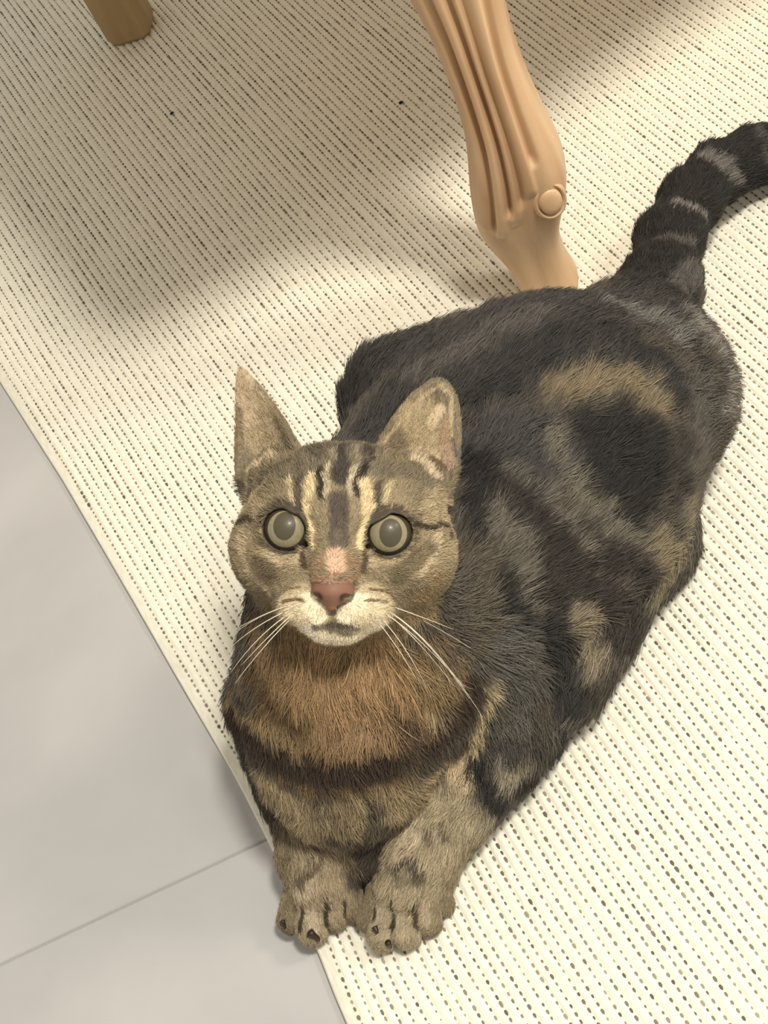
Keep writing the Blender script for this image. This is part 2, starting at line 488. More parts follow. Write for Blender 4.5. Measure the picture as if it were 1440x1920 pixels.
EYE_R = 10.6
EYES = [np.array((-20.6, 0.6, 21.8)), np.array((20.6, 0.6, 21.8))]
NOSE = np.array((0.0, -24.0, 43.0))
def head_sd(Q):
    d = ell(Q, (0, 4, -8), (41.5, 32.5, 40))
    for s in (-1, 1):
        d = smin(d, ell(Q, (s * 30, 22, -10), (12, 13, 13)), 8)          # root of the ear
    d = smin(d, ell(Q, (0, 19, 8), (27, 15, 15)), 9)                     # forehead
    for s in (-1, 1):
        d = smin(d, ell(Q, (s * 26, -9, 1), (20.5, 20, 22)), 9)           # cheeks
        d = smin(d, ell(Q, (s * 21, 10, 15), (14, 9, 12)), 7)            # brow
        d = smin(d, ell(Q, (s * 20, -13, 20), (14, 9, 11)), 6)           # under the eye
    d = smin(d, cone(Q, (0, 6, 22), (0, -19, 35.5), 13.5, 8.2), 7)       # bridge of the nose
    for s in (-1, 1):
        d = smin(d, ell(Q, (s * 11.2, -30.5, 25.8), (13.2, 8.6, 11.8)), 7.0) # whisker pads
    d = smin(d, ell(Q, (0, -37.5, 24), (12.5, 8.0, 12)), 4)                # chin
    d = smin(d, ell(Q, (0, -25, 12), (27, 17, 18)), 8)                   # jaw
    # nose leather
    n = ell(Q, (0, -23.0, 38.2), (8.2, 4.8, 6.0))
    n = smin(n, cone(Q, (0, -24, 40), (0, -29.0, 39.2), 4.2, 2.0), 2.5)
    d = smin(d, n, 1.6)
    for s in (-1, 1):
        d = smax(d, -cone(Q, (s * 4.3, -26.0, 44.5), (s * 6.2, -25.0, 40.0), 1.5, 1.3), 0.8)   # nostrils
        d = smax(d, -cone(Q, (s * 1.0, -37.2, 39), (s * 8.0, -37.4, 37.0), .9, .5), 1.6)     # mouth line
    d = smax(d, -ell(Q, (0, -37.8, 42.0), (5.5, 2.6, 6)), 2.0)           # mouth slightly parted
    d = smax(d, -cone(Q, (0, -31, 42.5), (0, -36, 41.5), .7, 1.2), 1.4)
    # eye sockets with lids
    for e in EYES:
        lid = np.linalg.norm(Q - e, axis=1) - (EYE_R + 2.0)
        d = smin(d, lid, 3.0)
        ax = e / np.linalg.norm(e) * 0 + np.array((np.sign(e[0]) * 0.10, -0.02, 1.0)); ax /= np.linalg.norm(ax)
        rel = Q - e
        al = rel @ ax
        lat = rel - al[:, None] * ax
        sx = np.sign(e[0])
        # slightly almond opening, inner corner lower
        lx, ly = lat[:, 0] * sx, lat[:, 1] + 0.10 * lat[:, 0] * sx * -1
        open_ = np.sqrt((lx / 9.1) ** 2 + (ly / np.where(ly > 0, 8.3, 8.6)) ** 2) * 8.8 - 8.8
        cut = (ly - (8.2 + (0.32 if sx < 0 else 0.52) * lx)) * 0.85
        open_ = np.maximum(open_, cut)
        cor = np.hypot(lx + 8.6 + np.clip(lx + 8.6, -1.5, 1.5) * -.6, ly + 4.6) - 2.0
        open_ = smin(open_, cor, 1.5)
        d = smax(d, -np.maximum(open_, -(al - 0.5)), 0.9)
    for fr in EARS:
        d = smin(d, ear_sd(Q, fr), 3.5)
    return d

def sdf(Pw):
    d = np.full(len(Pw), 9.0)
    for n, a, b, ra, rb, k, zs, ln in CL:
        d = smin(d, cone(Pw, a, b, ra, rb, zs), k)
    toe = np.full(len(Pw), 9.0)
    for a, b, ra, rb in TOES:
        toe = smin(toe, cone(Pw, P(*a), P(*b), ra, rb), .0012)
    d = smin(d, toe, .0035)
    near = np.linalg.norm(Pw - HO, axis=1) < 0.125
    if near.any():
        h = head_sd(to_head(Pw[near])) / 1000.0
        d[near] = smin(d[near], h, .012)
    return smax(d, Z0 + .0008 - Pw[:, 2], .004)

def surface_nets(lo, hi, step):
    n = np.ceil((hi - lo) / step).astype(int) + 1
    C_ = 5
    nc = n // C_ + 2
    gc = np.stack(np.meshgrid(*[lo[i] + np.arange(nc[i]) * step * C_ for i in range(3)], indexing='ij'), -1).reshape(-1, 3)
    fc = sdf(gc).reshape(nc)
    fine = np.repeat(np.repeat(np.repeat(fc, C_, 0), C_, 1), C_, 2)[C_ // 2:, C_ // 2:, C_ // 2:][:n[0], :n[1], :n[2]].copy()
    mask = np.abs(fine) < step * C_ * 1.6
    idx = np.argwhere(mask)
    fine[mask] = sdf(lo + idx * step)
    f = fine
    s = f < 0
    cell = np.zeros(np.array(f.shape) - 1, int)
    for dx in (0, 1):
        for dy in (0, 1):
            for dz in (0, 1):
                cell += s[dx:f.shape[0] - 1 + dx, dy:f.shape[1] - 1 + dy, dz:f.shape[2] - 1 + dz]
    act = (cell > 0) & (cell < 8)
    ids = -np.ones(act.shape, int)
    ci = np.argwhere(act)
    ids[act] = np.arange(len(ci))
    acc = np.zeros((len(ci), 3)); cnt = np.zeros(len(ci))
    corners = [np.array(c) for c in ((0,0,0),(1,0,0),(0,1,0),(1,1,0),(0,0,1),(1,0,1),(0,1,1),(1,1,1))]
    for a in range(8):
        for b in range(a + 1, 8):
            if np.abs(corners[a] - corners[b]).sum() != 1:
                continue
            fa = f[tuple((ci + corners[a]).T)]; fb = f[tuple((ci + corners[b]).T)]
            m = (fa < 0) != (fb < 0)
            t = fa[m] / (fa[m] - fb[m])
            acc[m] += corners[a] + t[:, None] * (corners[b] - corners[a]); cnt[m] += 1
    V = lo + (ci + acc / cnt[:, None]) * step
    F = []
    for ax in range(3):
        b_, c_ = (ax + 1) % 3, (ax + 2) % 3
        sl0 = [slice(None)] * 3; sl1 = [slice(None)] * 3
        sl0[ax] = slice(0, -1); sl1[ax] = slice(1, None)
        ch = s[tuple(sl0)] != s[tuple(sl1)]
        e = np.argwhere(ch)
        e = e[(e[:, b_] > 0) & (e[:, c_] > 0) & (e[:, b_] < act.shape[b_]) & (e[:, c_] < act.shape[c_])]
        eb = np.zeros(3, int); eb[b_] = 1
        ec = np.zeros(3, int); ec[c_] = 1
        q = np.stack([ids[tuple((e - eb - ec).T)], ids[tuple((e - ec).T)], ids[tuple(e.T)], ids[tuple((e - eb).T)]], 1)
        flip = ~s[tuple(e.T)]
        q[flip] = q[flip][:, ::-1]
        F.append(q)
    F = np.concatenate(F)
    return V, F[(F >= 0).all(1)]

def grad(Pw, h=2.5e-4):
    g = np.zeros_like(Pw)
    for i in range(3):
        e = np.zeros(3); e[i] = h
        g[:, i] = (sdf(Pw + e) - sdf(Pw - e)) / (2 * h)
    return g

LO = np.array([-0.16, 0.26, 0.0]); HI = np.array([0.52, 0.72, 0.262])
V, F = surface_nets(LO, HI, 0.0025 if DRAFT else 0.0020)
# keep the largest connected shell only
def biggest(V, F):
    lab = np.arange(len(V))
    for _ in range(400):
        m = lab[F].min(1)
        new = lab.copy()
        for k in range(4):
            np.minimum.at(new, F[:, k], m)
        new = new[new]
        if (new == lab).all():
            break
        lab = new
    vals, cts = np.unique(lab, return_counts=True)
    keepv = lab == vals[cts.argmax()]
    mp = -np.ones(len(V), int); mp[keepv] = np.arange(keepv.sum())
    Fk = F[keepv[F].all(1)]
    return V[keepv], mp[Fk]
V, F = biggest(V, F)
bm = bmesh.new()
for v in V: bm.verts.new(v)
bm.verts.ensure_lookup_table()
for q in F:
    try: bm.faces.new([bm.verts[i] for i in q])
    except ValueError: pass
bmesh.ops.recalc_face_normals(bm, faces=bm.faces)
# finer mesh on the face, ears and paws
for lvl in range(1 if DRAFT else 2):
    co = np.array([v.co for v in bm.verts])
    L = to_head(co)
    face = (L[:, 2] > (-30 if lvl == 0 else 8)) & (np.abs(L[:, 0]) < 62) & (L[:, 1] > -52) & (L[:, 1] < 80)
    if lvl == 1:
        face &= (np.linalg.norm(L[:, :2] - [0, -12], axis=1) < 38)
    elif True:
        face |= (co[:, 2] < .045) & (co[:, 1] < .385) & (co[:, 0] < .0)
    es = [e for e in bm.edges if face[e.verts[0].index] and face[e.verts[1].index]]
    bmesh.ops.subdivide_edges(bm, edges=es, cuts=1, use_grid_fill=True)
    bm.verts.index_update()
    co = np.array([v.co for v in bm.verts])
    d = sdf(co); g = grad(co)
    gn = np.maximum((g * g).sum(1), 0.2)
    st_ = np.clip(d / gn, -.002, .002)[:, None] * g
    sel = np.abs(d) < .004
    co[sel] -= st_[sel]
    for v, c in zip(bm.verts, co): v.co = c
bmesh.ops.triangulate(bm, faces=bm.faces)
bmesh.ops.smooth_vert(bm, verts=bm.verts, factor=0.25, use_axis_x=True, use_axis_y=True, use_axis_z=True)
bm.normal_update()
me = bpy.data.meshes.new('body')
bm.to_mesh(me)
bvh = BVHTree.FromBMesh(bm)
bm.free()
me.polygons.foreach_set('use_smooth', [True] * len(me.polygons))
cat = empty('tabby_cat', (float(T[1][0]), float(T[1][1]), Z0))
tag(cat, 'brown tabby cat lying on the rug and looking up', 'cat')
nv = len(me.vertices)
BV = np.zeros(nv * 3); me.vertices.foreach_get('co', BV); BV = BV.reshape(-1, 3)
BT = np.zeros(len(me.polygons) * 3, int); me.polygons.foreach_get('vertices', BT); BT = BT.reshape(-1, 3)

# ------------------------------------------------------------------ coat pattern: dabs of fur colour on the body surface
def hit(px, py):
    d = ray(px, py)
    loc, nrm, idx, dist = bvh.ray_cast(Vector(CP), Vector(d))
    return None if loc is None else np.array(loc)
GAIN = 1.38
_lin0 = lin
def lin(r, g, b, sat=0.93):
    c = _lin0(r, g, b); y = c @ np.array((.3, .59, .11))
    return y + (c - y) * sat
DK, BLK, MID, GRY = (58, 52, 46), (44, 41, 38), (104, 96, 78), (92, 88, 80)
BR, TAN, LT, CRM, WHT = (122, 107, 78), (150, 118, 80), (172, 157, 126), (196, 178, 140), (228, 216, 188)
BASE = (78, 72, 63)
# colour, radius (in picture pixels at the surface), points
DABS = [
    # trunk: dark saddle
    ((66, 62, 58), 90, [(650, 740), (760, 680), (900, 625), (1050, 585), (1200, 575)]),
    ((62, 58, 54), 80, [(700, 800), (860, 740), (1000, 680), (1100, 640)]),
    ((86, 80, 74), 40, [(780, 720), (880, 660), (980, 610)]),
    ((54, 51, 48), 38, [(880, 770), (970, 690), (1060, 640), (1150, 640), (1230, 700), (1265, 760)]),
    ((106, 101, 94), 22, [(1130, 580), (1210, 600), (1265, 640)]),
    ((124, 118, 110), 24, [(1285, 600), (1322, 655), (1345, 710), (1342, 770)]),  # paler grey paints in the light on the haunch side
    ((58, 54, 50), 12, [(1285, 640), (1296, 700)]), ((64, 60, 55), 9, [(1335, 690), (1338, 740)]),
    ((84, 78, 70), 55, [(1300, 760), (1310, 820)]),
    (BR, 34, [(1035, 745), (1090, 735), (1140, 725), (1180, 745), (1215, 770)]),
    ((134, 117, 84), 18, [(1070, 740), (1130, 730), (1165, 750)]),
    (BLK, 62, [(1120, 830), (1180, 850), (1190, 900)]),
    (BLK, 48, [(1090, 830), (1140, 930), (1170, 960)]),
    ((62, 56, 50), 40, [(1260, 860), (1250, 920)]),
    ((74, 70, 66), 60, [(900, 850), (960, 830), (1010, 870)]),
    ((106, 100, 86), 16, [(860, 855), (920, 890), (980, 940), (1040, 985), (1075, 1030)]),
    ((110, 103, 86), 18, [(1010, 830), (1040, 900), (1080, 960), (1130, 1005), (1190, 1030)]),
    (DK, 30, [(868, 900), (930, 940), (985, 1000), (1030, 1070), (1090, 1120)]),
    (DK, 26, [(1040, 1010), (1100, 1050), (1170, 1085), (1215, 1130)]),
    ((120, 108, 82), 34, [(1270, 980), (1270, 1040), (1240, 1090)]),
    ((128, 115, 86), 26, [(1205, 1040), (1260, 1060)]),
    ((106, 99, 84), 28, [(905, 980), (945, 1040), (975, 1100), (990, 1140)]),
    ((48, 46, 43), 20, [(870, 980), (900, 1060), (930, 1120), (950, 1180)]),
    ((108, 100, 86), 14, [(1010, 950), (1060, 1010), (1085, 1040)]),
    (DK, 36, [(1000, 1120), (1060, 1130), (1140, 1150), (1190, 1180)]),
    ((126, 113, 88), 28, [(1060, 1165), (1100, 1185), (1135, 1205)]),
    ((70, 62, 52), 24, [(1160, 1230), (1110, 1290)]),
    ((48, 46, 44), 34, [(1010, 1190), (1060, 1240), (1090, 1300), (1050, 1370)]),
    (GRY, 44, [(930, 1210), (960, 1270), (950, 1330)]),
    ((104, 99, 90), 22, [(940, 1320), (955, 1360)]),
    ((112, 104, 92), 12, [(1075, 1315), (1085, 1330)]),
    ((72, 67, 60), 20, [(900, 1390), (960, 1385), (1010, 1390)]),
    ((142, 130, 106), 20, [(950, 1425), (985, 1415), (960, 1450)]),
    (BLK, 20, [(890, 1420), (920, 1470), (950, 1500)]),
    (BLK, 18, [(985, 1450), (1010, 1430)]),
    ((138, 126, 102), 18, [(890, 1530), (920, 1525)]),
    ((66, 58, 48), 12, [(865, 1525), (885, 1560)]),
    # nape and shoulder beside the head
    ((70, 66, 62), 60, [(640, 800), (620, 820), (560, 800)]),
    (BLK, 26, [(870, 880), (880, 930), (865, 960)]),
    ((92, 84, 68), 36, [(880, 1060), (890, 1140), (870, 1200)]),
    # tail rings
    (BLK, 90, [(1235, 530), (1250, 440), (1300, 360), (1345, 310), (1410, 278), (1500, 262), (1640, 270)]),
    ((86, 82, 76), 26, [(1262, 548), (1300, 520)]),
    ((86, 81, 74), 14, [(1235, 455), (1290, 460)]),
    ((118, 113, 105), 10, [(1262, 390), (1290, 392), (1318, 420)]),
    ((108, 103, 96), 11, [(1310, 300), (1350, 315), (1375, 345)]),
    ((84, 80, 75), 12, [(1410, 250), (1430, 300)]),
    # throat and chest
    ((126, 104, 74), 150, [(600, 1260), (700, 1300), (640, 1380)]),
    ((150, 122, 88), 70, [(600, 1250), (650, 1300), (700, 1260)]),
    ((146, 120, 90), 40, [(620, 1350), (690, 1350)]),
    ((84, 74, 58), 40, [(440, 1140), (440, 1200), (430, 1260)]),
    ((96, 78, 56), 24, [(480, 1230), (520, 1290), (545, 1330)]),
    ((138, 118, 86), 24, [(450, 1290), (500, 1340), (580, 1385)]),
    ((130, 112, 82), 22, [(780, 1260), (840, 1240)]),
    ((98, 80, 60), 16, [(720, 1290), (760, 1340), (780, 1370)]),
    ((154, 136, 102), 14, [(800, 1320), (820, 1350), (850, 1280)]),
    ((64, 53, 45), 31, [(432, 1325), (480, 1368), (560, 1408), (640, 1420), (720, 1408), (780, 1380), (835, 1340), (865, 1285)]),
    ((64, 53, 46), 26, [(560, 1420), (620, 1434), (700, 1424)]),
    ((84, 68, 56), 12, [(745, 1345), (765, 1390)]),
    ((166, 148, 112), 16, [(905, 1270), (895, 1330), (880, 1390)]),
    ((150, 132, 98), 60, [(520, 1480), (600, 1520), (700, 1500), (790, 1470)]),
    ((172, 152, 116), 24, [(800, 1440), (840, 1420), (870, 1450)]),
    ((128, 112, 84), 24, [(600, 1500), (650, 1540)]),
    ((92, 82, 68), 18, [(690, 1480), (700, 1550)]),
    # fore legs and paws
    ((146, 130, 100), 55, [(560, 1540), (590, 1620), (600, 1700), (590, 1760)]),
    ((148, 134, 104), 60, [(850, 1520), (800, 1590), (760, 1680), (750, 1760)]),
    ((166, 150, 120), 20, [(790, 1530), (760, 1590)]),
    ((70, 61, 52), 28, [(690, 1570), (700, 1600), (670, 1640)]),
    ((70, 58, 44), 9, [(502, 1505), (518, 1497)]),
    ((104, 90, 68), 7, [(540, 1550), (560, 1540)]), ((100, 87, 66), 7, [(580, 1592), (598, 1575)]),
    ((96, 84, 64), 8, [(556, 1640), (580, 1622), (600, 1612)]), ((104, 90, 70), 8, [(640, 1630), (665, 1612)]),
    ((78, 67, 54), 9, [(745, 1612), (775, 1606), (800, 1626)]), ((110, 97, 76), 6, [(740, 1630), (790, 1640)]),
    ((96, 84, 66), 7, [(800, 1545), (812, 1560)]), ((92, 80, 62), 7, [(828, 1540), (835, 1560)]),
    ((164, 148, 120), 16, [(560, 1665), (580, 1655)]), ((168, 152, 124), 12, [(580, 1700), (590, 1735)]),
    ((164, 148, 118), 12, [(752, 1690), (752, 1740)]), ((160, 144, 114), 10, [(800, 1690), (795, 1720)]), ((160, 146, 118), 10, [(712, 1700), (708, 1720)]),
    ((66, 56, 43), 5, [(608, 1680), (610, 1725)]), ((66, 56, 43), 5, [(564, 1690), (562, 1738)]), ((66, 56, 43), 4, [(645, 1685), (646, 1712)]), ((62, 52, 40), 6, [(739, 1684), (738, 1735)]), ((62, 52, 40), 6, [(783, 1684), (782, 1732)]), ((66, 56, 43), 4, [(706, 1695), (704, 1720)]),  # dark lines between the toes: crevice shade painted into the coat
    # ---- head
    ((132, 119, 93), 140, [(640, 960)]),
    ((138, 124, 98), 60, [(470, 960), (480, 1050), (800, 1050), (820, 960)]),
    ((92, 84, 69), 34, [(600, 855), (680, 850)]),
    ((102, 93, 75), 24, [(500, 900), (560, 890), (720, 890), (790, 905)]),
    ((150, 136, 108), 24, [(450, 930), (480, 950)]), ((150, 136, 108), 20, [(790, 960), (830, 965)]),
    # forehead stripes
    ((50, 44, 39), 8, [(606, 838), (601, 892), (606, 938)]),
    ((162, 150, 124), 6, [(616, 884), (614, 936)]),
    ((60, 54, 48), 11, [(640, 845), (639, 912)]), ((58, 51, 45), 7, [(592, 840), (598, 870)]), ((58, 51, 45), 7, [(694, 842), (690, 870)]),
    ((158, 146, 120), 5, [(657, 888), (655, 934)]),
    ((48, 42, 38), 8, [(682, 848), (673, 898), (667, 932)]),
    ((132, 122, 102), 5, [(628, 850), (624, 872)]), ((132, 122, 102), 5, [(660, 850), (664, 872)]),
    ((80, 70, 57), 7, [(566, 905), (560, 955)]), ((80, 70, 57), 7, [(703, 912), (700, 955)]),
    ((186, 169, 132), 9, [(588, 902), (581, 935), (579, 962)]),
    ((188, 171, 134), 10, [(680, 914), (687, 955), (682, 985)]),
    ((172, 157, 122), 5, [(546, 910), (552, 945)]), ((172, 157, 122), 5, [(726, 916), (714, 956)]),
    ((84, 76, 66), 18, [(634, 950), (634, 1010)]),
    ((98, 86, 72), 12, [(632, 1005), (632, 1025)]),
    # around the eyes
    ((168, 152, 122), 10, [(496, 1030), (530, 1050), (570, 1048)]), ((168, 152, 122), 10, [(700, 1052), (740, 1052), (780, 1030)]),
    ((204, 186, 146), 6, [(578, 978), (592, 1002), (590, 1028)]), ((204, 186, 146), 6, [(684, 986), (670, 1008), (668, 1028)]),
    ((84, 70, 55), 8, [(576, 1030), (574, 1060)]), ((84, 70, 55), 8, [(680, 1038), (678, 1068)]),
    ((68, 58, 46), 6, [(450, 986), (470, 978), (494, 986)]), ((62, 53, 42), 6, [(776, 984), (805, 990), (826, 986), (838, 1010)]),
    # cheeks
    ((166, 151, 122), 10, [(462, 1005), (464, 1045), (488, 1085), (510, 1110)]),
    ((168, 153, 124), 10, [(812, 1010), (800, 1050), (782, 1075)]),
    ((108, 96, 74), 17, [(490, 1052), (510, 1070)]), ((110, 98, 75), 17, [(742, 1078), (770, 1055), (795, 1030)]),
    ((122, 104, 76), 24, [(780, 1120), (810, 1090)]), ((128, 110, 82), 16, [(760, 1150), (800, 1140)]),
    ((96, 86, 66), 16, [(455, 1100), (470, 1130)]),
    # muzzle
    ((142, 120, 94), 14, [(600, 1055), (590, 1080)]), ((138, 116, 90), 14, [(655, 1055), (668, 1080)]),
    ((186, 158, 132), 15, [(628, 1045), (630, 1066)]),
    ((172, 158, 128), 30, [(560, 1118), (545, 1140), (585, 1155)]), ((172, 158, 128), 30, [(690, 1118), (715, 1145), (670, 1158)]), ((190, 178, 152), 18, [(572, 1128), (560, 1145), (590, 1158)]), ((190, 178, 152), 18, [(685, 1128), (700, 1150), (668, 1160)]),
    ((206, 196, 172), 16, [(585, 1125), (600, 1150)]), ((206, 196, 172), 16, [(672, 1125), (650, 1150)]),
    
    ((192, 182, 160), 17, [(575, 1178), (600, 1195), (640, 1200), (680, 1190), (705, 1172)]),
    ((112, 92, 68), 3.2, [(534, 1127), (560, 1124), (572, 1126)]), ((112, 92, 68), 3.0, [(540, 1107), (562, 1104)]),
    ((112, 92, 68), 3.2, [(684, 1128), (710, 1130), (738, 1140)]), ((112, 92, 68), 3.0, [(690, 1106), (716, 1110), (736, 1120)]),
    ((74, 66, 57), 7, [(612, 1172), (632, 1168), (655, 1172)]), ((104, 95, 82), 5, [(590, 1172), (670, 1174)]),
    ((92, 78, 66), 3, [(627, 1138), (628, 1165)]),
    # nose leather
    ((150, 114, 98), 10, [(606, 1092), (628, 1098), (652, 1094)]), ((146, 110, 96), 9, [(622, 1110), (634, 1110)]), ((140, 104, 88), 6, [(627, 1124), (629, 1126)]),
    ((142, 112, 88), 5, [(596, 1082), (628, 1080), (660, 1083)]),
    # ears
    ((150, 134, 106), 40, [(470, 760), (490, 820)]), ((166, 148, 120), 24, [(455, 720), (462, 780)]), ((122, 106, 82), 9, [(446, 770), (450, 840)]),
    ((150, 134, 104), 44, [(790, 790), (800, 840)]), ((176, 158, 128), 12, [(824, 770), (806, 800)]), ((140, 118, 90), 12, [(835, 790), (830, 830)]),
    ((150, 128, 106), 12, [(840, 840), (842, 875)]), ((160, 143, 114), 4, [(714, 838), (748, 795), (788, 748), (826, 724), (846, 745), (846, 820)]),
    ((164, 149, 122), 10, [(470, 885), (490, 872), (515, 862)]), ((164, 150, 124), 10, [(775, 868), (800, 882), (815, 900)]), ((92, 72, 56), 10, [(808, 872), (828, 880)]),
    ((80, 70, 58), 14, [(450, 915), (455, 940)]),
]
N_HEAD = [i for i, d in enumerate(DABS) if d[1] == 140][0]
N_TRUNK = [i for i, d in enumerate(DABS) if d[1] == 150][0]
def build_dabs():
    out = []
    for i_, (col, r, pts) in enumerate(DABS):
        sat = 0.78 if i_ < N_TRUNK else 0.98 if i_ < N_TRUNK + 11 else 0.84 if i_ < N_HEAD else .95
        pw = [h for h in (hit(*p) for p in pts) if h is not None]
        if not pw:
            continue
        pw = np.array(pw)
        rad = r * np.linalg.norm(pw - CP, axis=1).mean() / FPX
        out.append((lin(*col, sat=sat) * GAIN * (0.86 if i_ < N_TRUNK else .90 if i_ < N_TRUNK + 11 else 1.0 if i_ < N_HEAD else 1.14), rad, pw))
    return out
dabs = build_dabs()
# eye rims in head frame
def noise3(Pw, s, seed):
    r = np.random.default_rng(seed)
    o = np.zeros(len(Pw))
    for k in range(5):
        w = r.normal(0, 1, 3); w = w / np.linalg.norm(w) * s * r.uniform(.6, 1.7)
        o += np.sin(Pw @ w + r.uniform(0, 6.3))
    return o / 2.2
def nose_mask(L):
    return (np.abs(L[:, 0]) < 8.8 * np.clip((L[:, 1] + 31.5) / 9.0, 0, 1)) & (L[:, 1] < -19.4) & (L[:, 2] > 35)
def coat(Pw):
    c = np.repeat((lin(*BASE) * GAIN)[None], len(Pw), 0)
    L = to_head(Pw)
    near = np.linalg.norm(Pw - HO, axis=1) < .12
    hw_ = np.zeros(len(Pw))
    if near.any():
        hw_[near] = np.clip(1.3 - head_sd(L[near]) / 5.0, 0, 1) * np.clip((L[near][:, 2] + 34) / 14, 0, 1)
    fw_ = np.clip((.058 - Pw[:, 2]) / .015, 0, 1) * np.clip((.40 - Pw[:, 1]) / .015, 0, 1) * np.clip((.015 - Pw[:, 0]) / .012, 0, 1)
    for w, k_ in ((hw_, (118, 106, 82)), (fw_, (122, 109, 85))):
        c = c * (1 - w[:, None]) + lin(*k_) * GAIN * w[:, None]
    n1 = noise3(Pw, 190, 1); n2 = noise3(Pw, 520, 2)
    for col, rad, pts in dabs:
        lo, hi = pts.min(0) - rad * 1.7, pts.max(0) + rad * 1.7
        m = np.flatnonzero(((Pw > lo) & (Pw < hi)).all(1))
        if not len(m):
            continue
        Q = Pw[m]
        d = np.full(len(m), 9.0)
        if len(pts) == 1:
            d = np.linalg.norm(Q - pts[0], axis=1)
        for a, b in zip(pts[:-1], pts[1:]):
            e = b - a
            t = np.clip((Q - a) @ e / max(e @ e, 1e-12), 0, 1)
            d = np.minimum(d, np.linalg.norm(Q - a - t[:, None] * e, axis=1))
        edge = rad * (1 + 0.13 * n1[m] + 0.10 * n2[m])
        w = np.clip((edge * 1.28 - d) / (edge * 0.56), 0, 1)
        w = w * w * (3 - 2 * w)
        c[m] = c[m] * (1 - w[:, None]) + col * w[:, None]
    L = to_head(Pw)
    for e in EYES:
        r = np.linalg.norm(L[:, :2] - e[:2], axis=1)
        w = np.clip(1 - np.abs(r - 9.4) / 1.3, 0, 1) * (np.abs(L[:, 2] - e[2]) < 16)
        w = np.clip(w * 1.3, 0, .9)
        w = np.maximum(w, .9 * ((r < 9.4) & (np.abs(L[:, 2] - e[2]) < 16)))
        c = c * (1 - w[:, None]) + (lin(52, 44, 35) * GAIN) * w[:, None]
    nl = nose_mask(L)
    c[nl] = lin(146, 104, 82)
    for s in (-1, 1):
        w = np.clip(1.5 - np.linalg.norm(L - np.array((s * 5.0, -25.6, 42)), axis=1) / 1.9, 0, 1)
        c = c * (1 - w[:, None]) + lin(36, 24, 18) * w[:, None]
    return c

# hair length, growth direction and density over the body
def groom(Pw, N):
    L = to_head(Pw)
    flow = np.zeros_like(Pw); ln = np.zeros(len(Pw)); ws = np.zeros(len(Pw))
    for n, a, b, ra, rb, k, zs, l in CL:
        e = b - a
        t = np.clip((Pw - a) @ e / (e @ e), 0, 1)
        d = np.linalg.norm(Pw - a - t[:, None] * e, axis=1) - (ra + (rb - ra) * t)
        w = np.exp(-np.clip(d, 0, None) / .006) + 1e-6
        flow += w[:, None] * (e / np.linalg.norm(e)); ln += w * l; ws += w
    flow /= ws[:, None]; ln /= ws
    for a, b, ra, rb in TOES:
        A_, B_ = P(*a), P(*b)
        t = np.clip((Pw - A_) @ (B_ - A_) / ((B_ - A_) @ (B_ - A_)), 0, 1)
        d = np.linalg.norm(Pw - A_ - t[:, None] * (B_ - A_), axis=1) - ra
        m = np.clip(1 - d / .004, 0, 1)
        ln = ln * (1 - m) + .0032 * m
    dh = head_sd(L) / 1000.0
    hm = np.clip(1 - dh / .008, 0, 1) * (np.linalg.norm(Pw - HO, axis=1) < .11)
    hf = (L - np.array((0, -14, 62.0))) @ HB
    hf /= np.linalg.norm(hf, axis=1)[:, None]
    flow = flow * (1 - hm[:, None]) + hf * hm[:, None]
    rn = np.linalg.norm((L - NOSE) * [1, 1, .8], axis=1)
    hl = np.interp(rn, [0, 14, 26, 45, 60, 80, 110], [.0012, .0018, .0024, .0040, .0064, .0072, .0085])
    for fr in EARS:
        e = ear_sd(L, fr)
        up = (L - fr[0]) @ fr[2]
        m = np.clip(1 - e / 1.5, 0, 1) * np.clip((up + 2) / 8, 0, 1)
        hl = hl * (1 - m) + .0022 * m
        flow = flow * (1 - m[:, None]) + (fr[2] @ HB) * m[:, None]
    for s in (-1, 1):
        q = np.linalg.norm(L - np.array((s * 42, 20, -10)), axis=1)
        hl *= 1 - .6 * np.clip(1.3 - q / 18, 0, 1)
    ln = ln * (1 - hm) + hl * hm
    dens = 1 + 3.2 * hm * np.clip((95 - rn) / 40, 0, 1)
    dens += 1.6 * np.clip((.007 - ln) / .003, 0, 1) * (1 - hm)
    # bare skin: nose leather, eyes, inside the mouth
    bare = np.zeros(len(Pw), bool)
    for e in EYES:
        bare |= np.linalg.norm((L - e)[:, :2] / [10.2, 9.6], axis=1) < np.where(L[:, 2] > 5, 1.0, 0)
    bare |= nose_mask(L)
    dens[bare] = 0
    dens[Pw[:, 2] < Z0 + .002] = 0
    flow -= N * (flow * N).sum(1)[:, None]
    fl = np.linalg.norm(flow, axis=1)
    flow /= np.maximum(fl, 1e-6)[:, None]
    return flow, ln, dens, hm

me.vertices.foreach_set('co', (BV - np.array(cat.location)).ravel())
me.update()
VC = coat(BV)
ca = me.color_attributes.new('coat', 'FLOAT_COLOR', 'POINT')
ca.data.foreach_set('color', np.concatenate([VC * 0.75, np.ones((nv, 1))], 1).astype(np.float32).ravel())
M_skin = attr_mat('tabby_skin', 'coat', 0.55, 0.3)
me.materials.append(M_skin)
body = bpy.data.objects.new('body', me); COL.objects.link(body); body.parent = cat

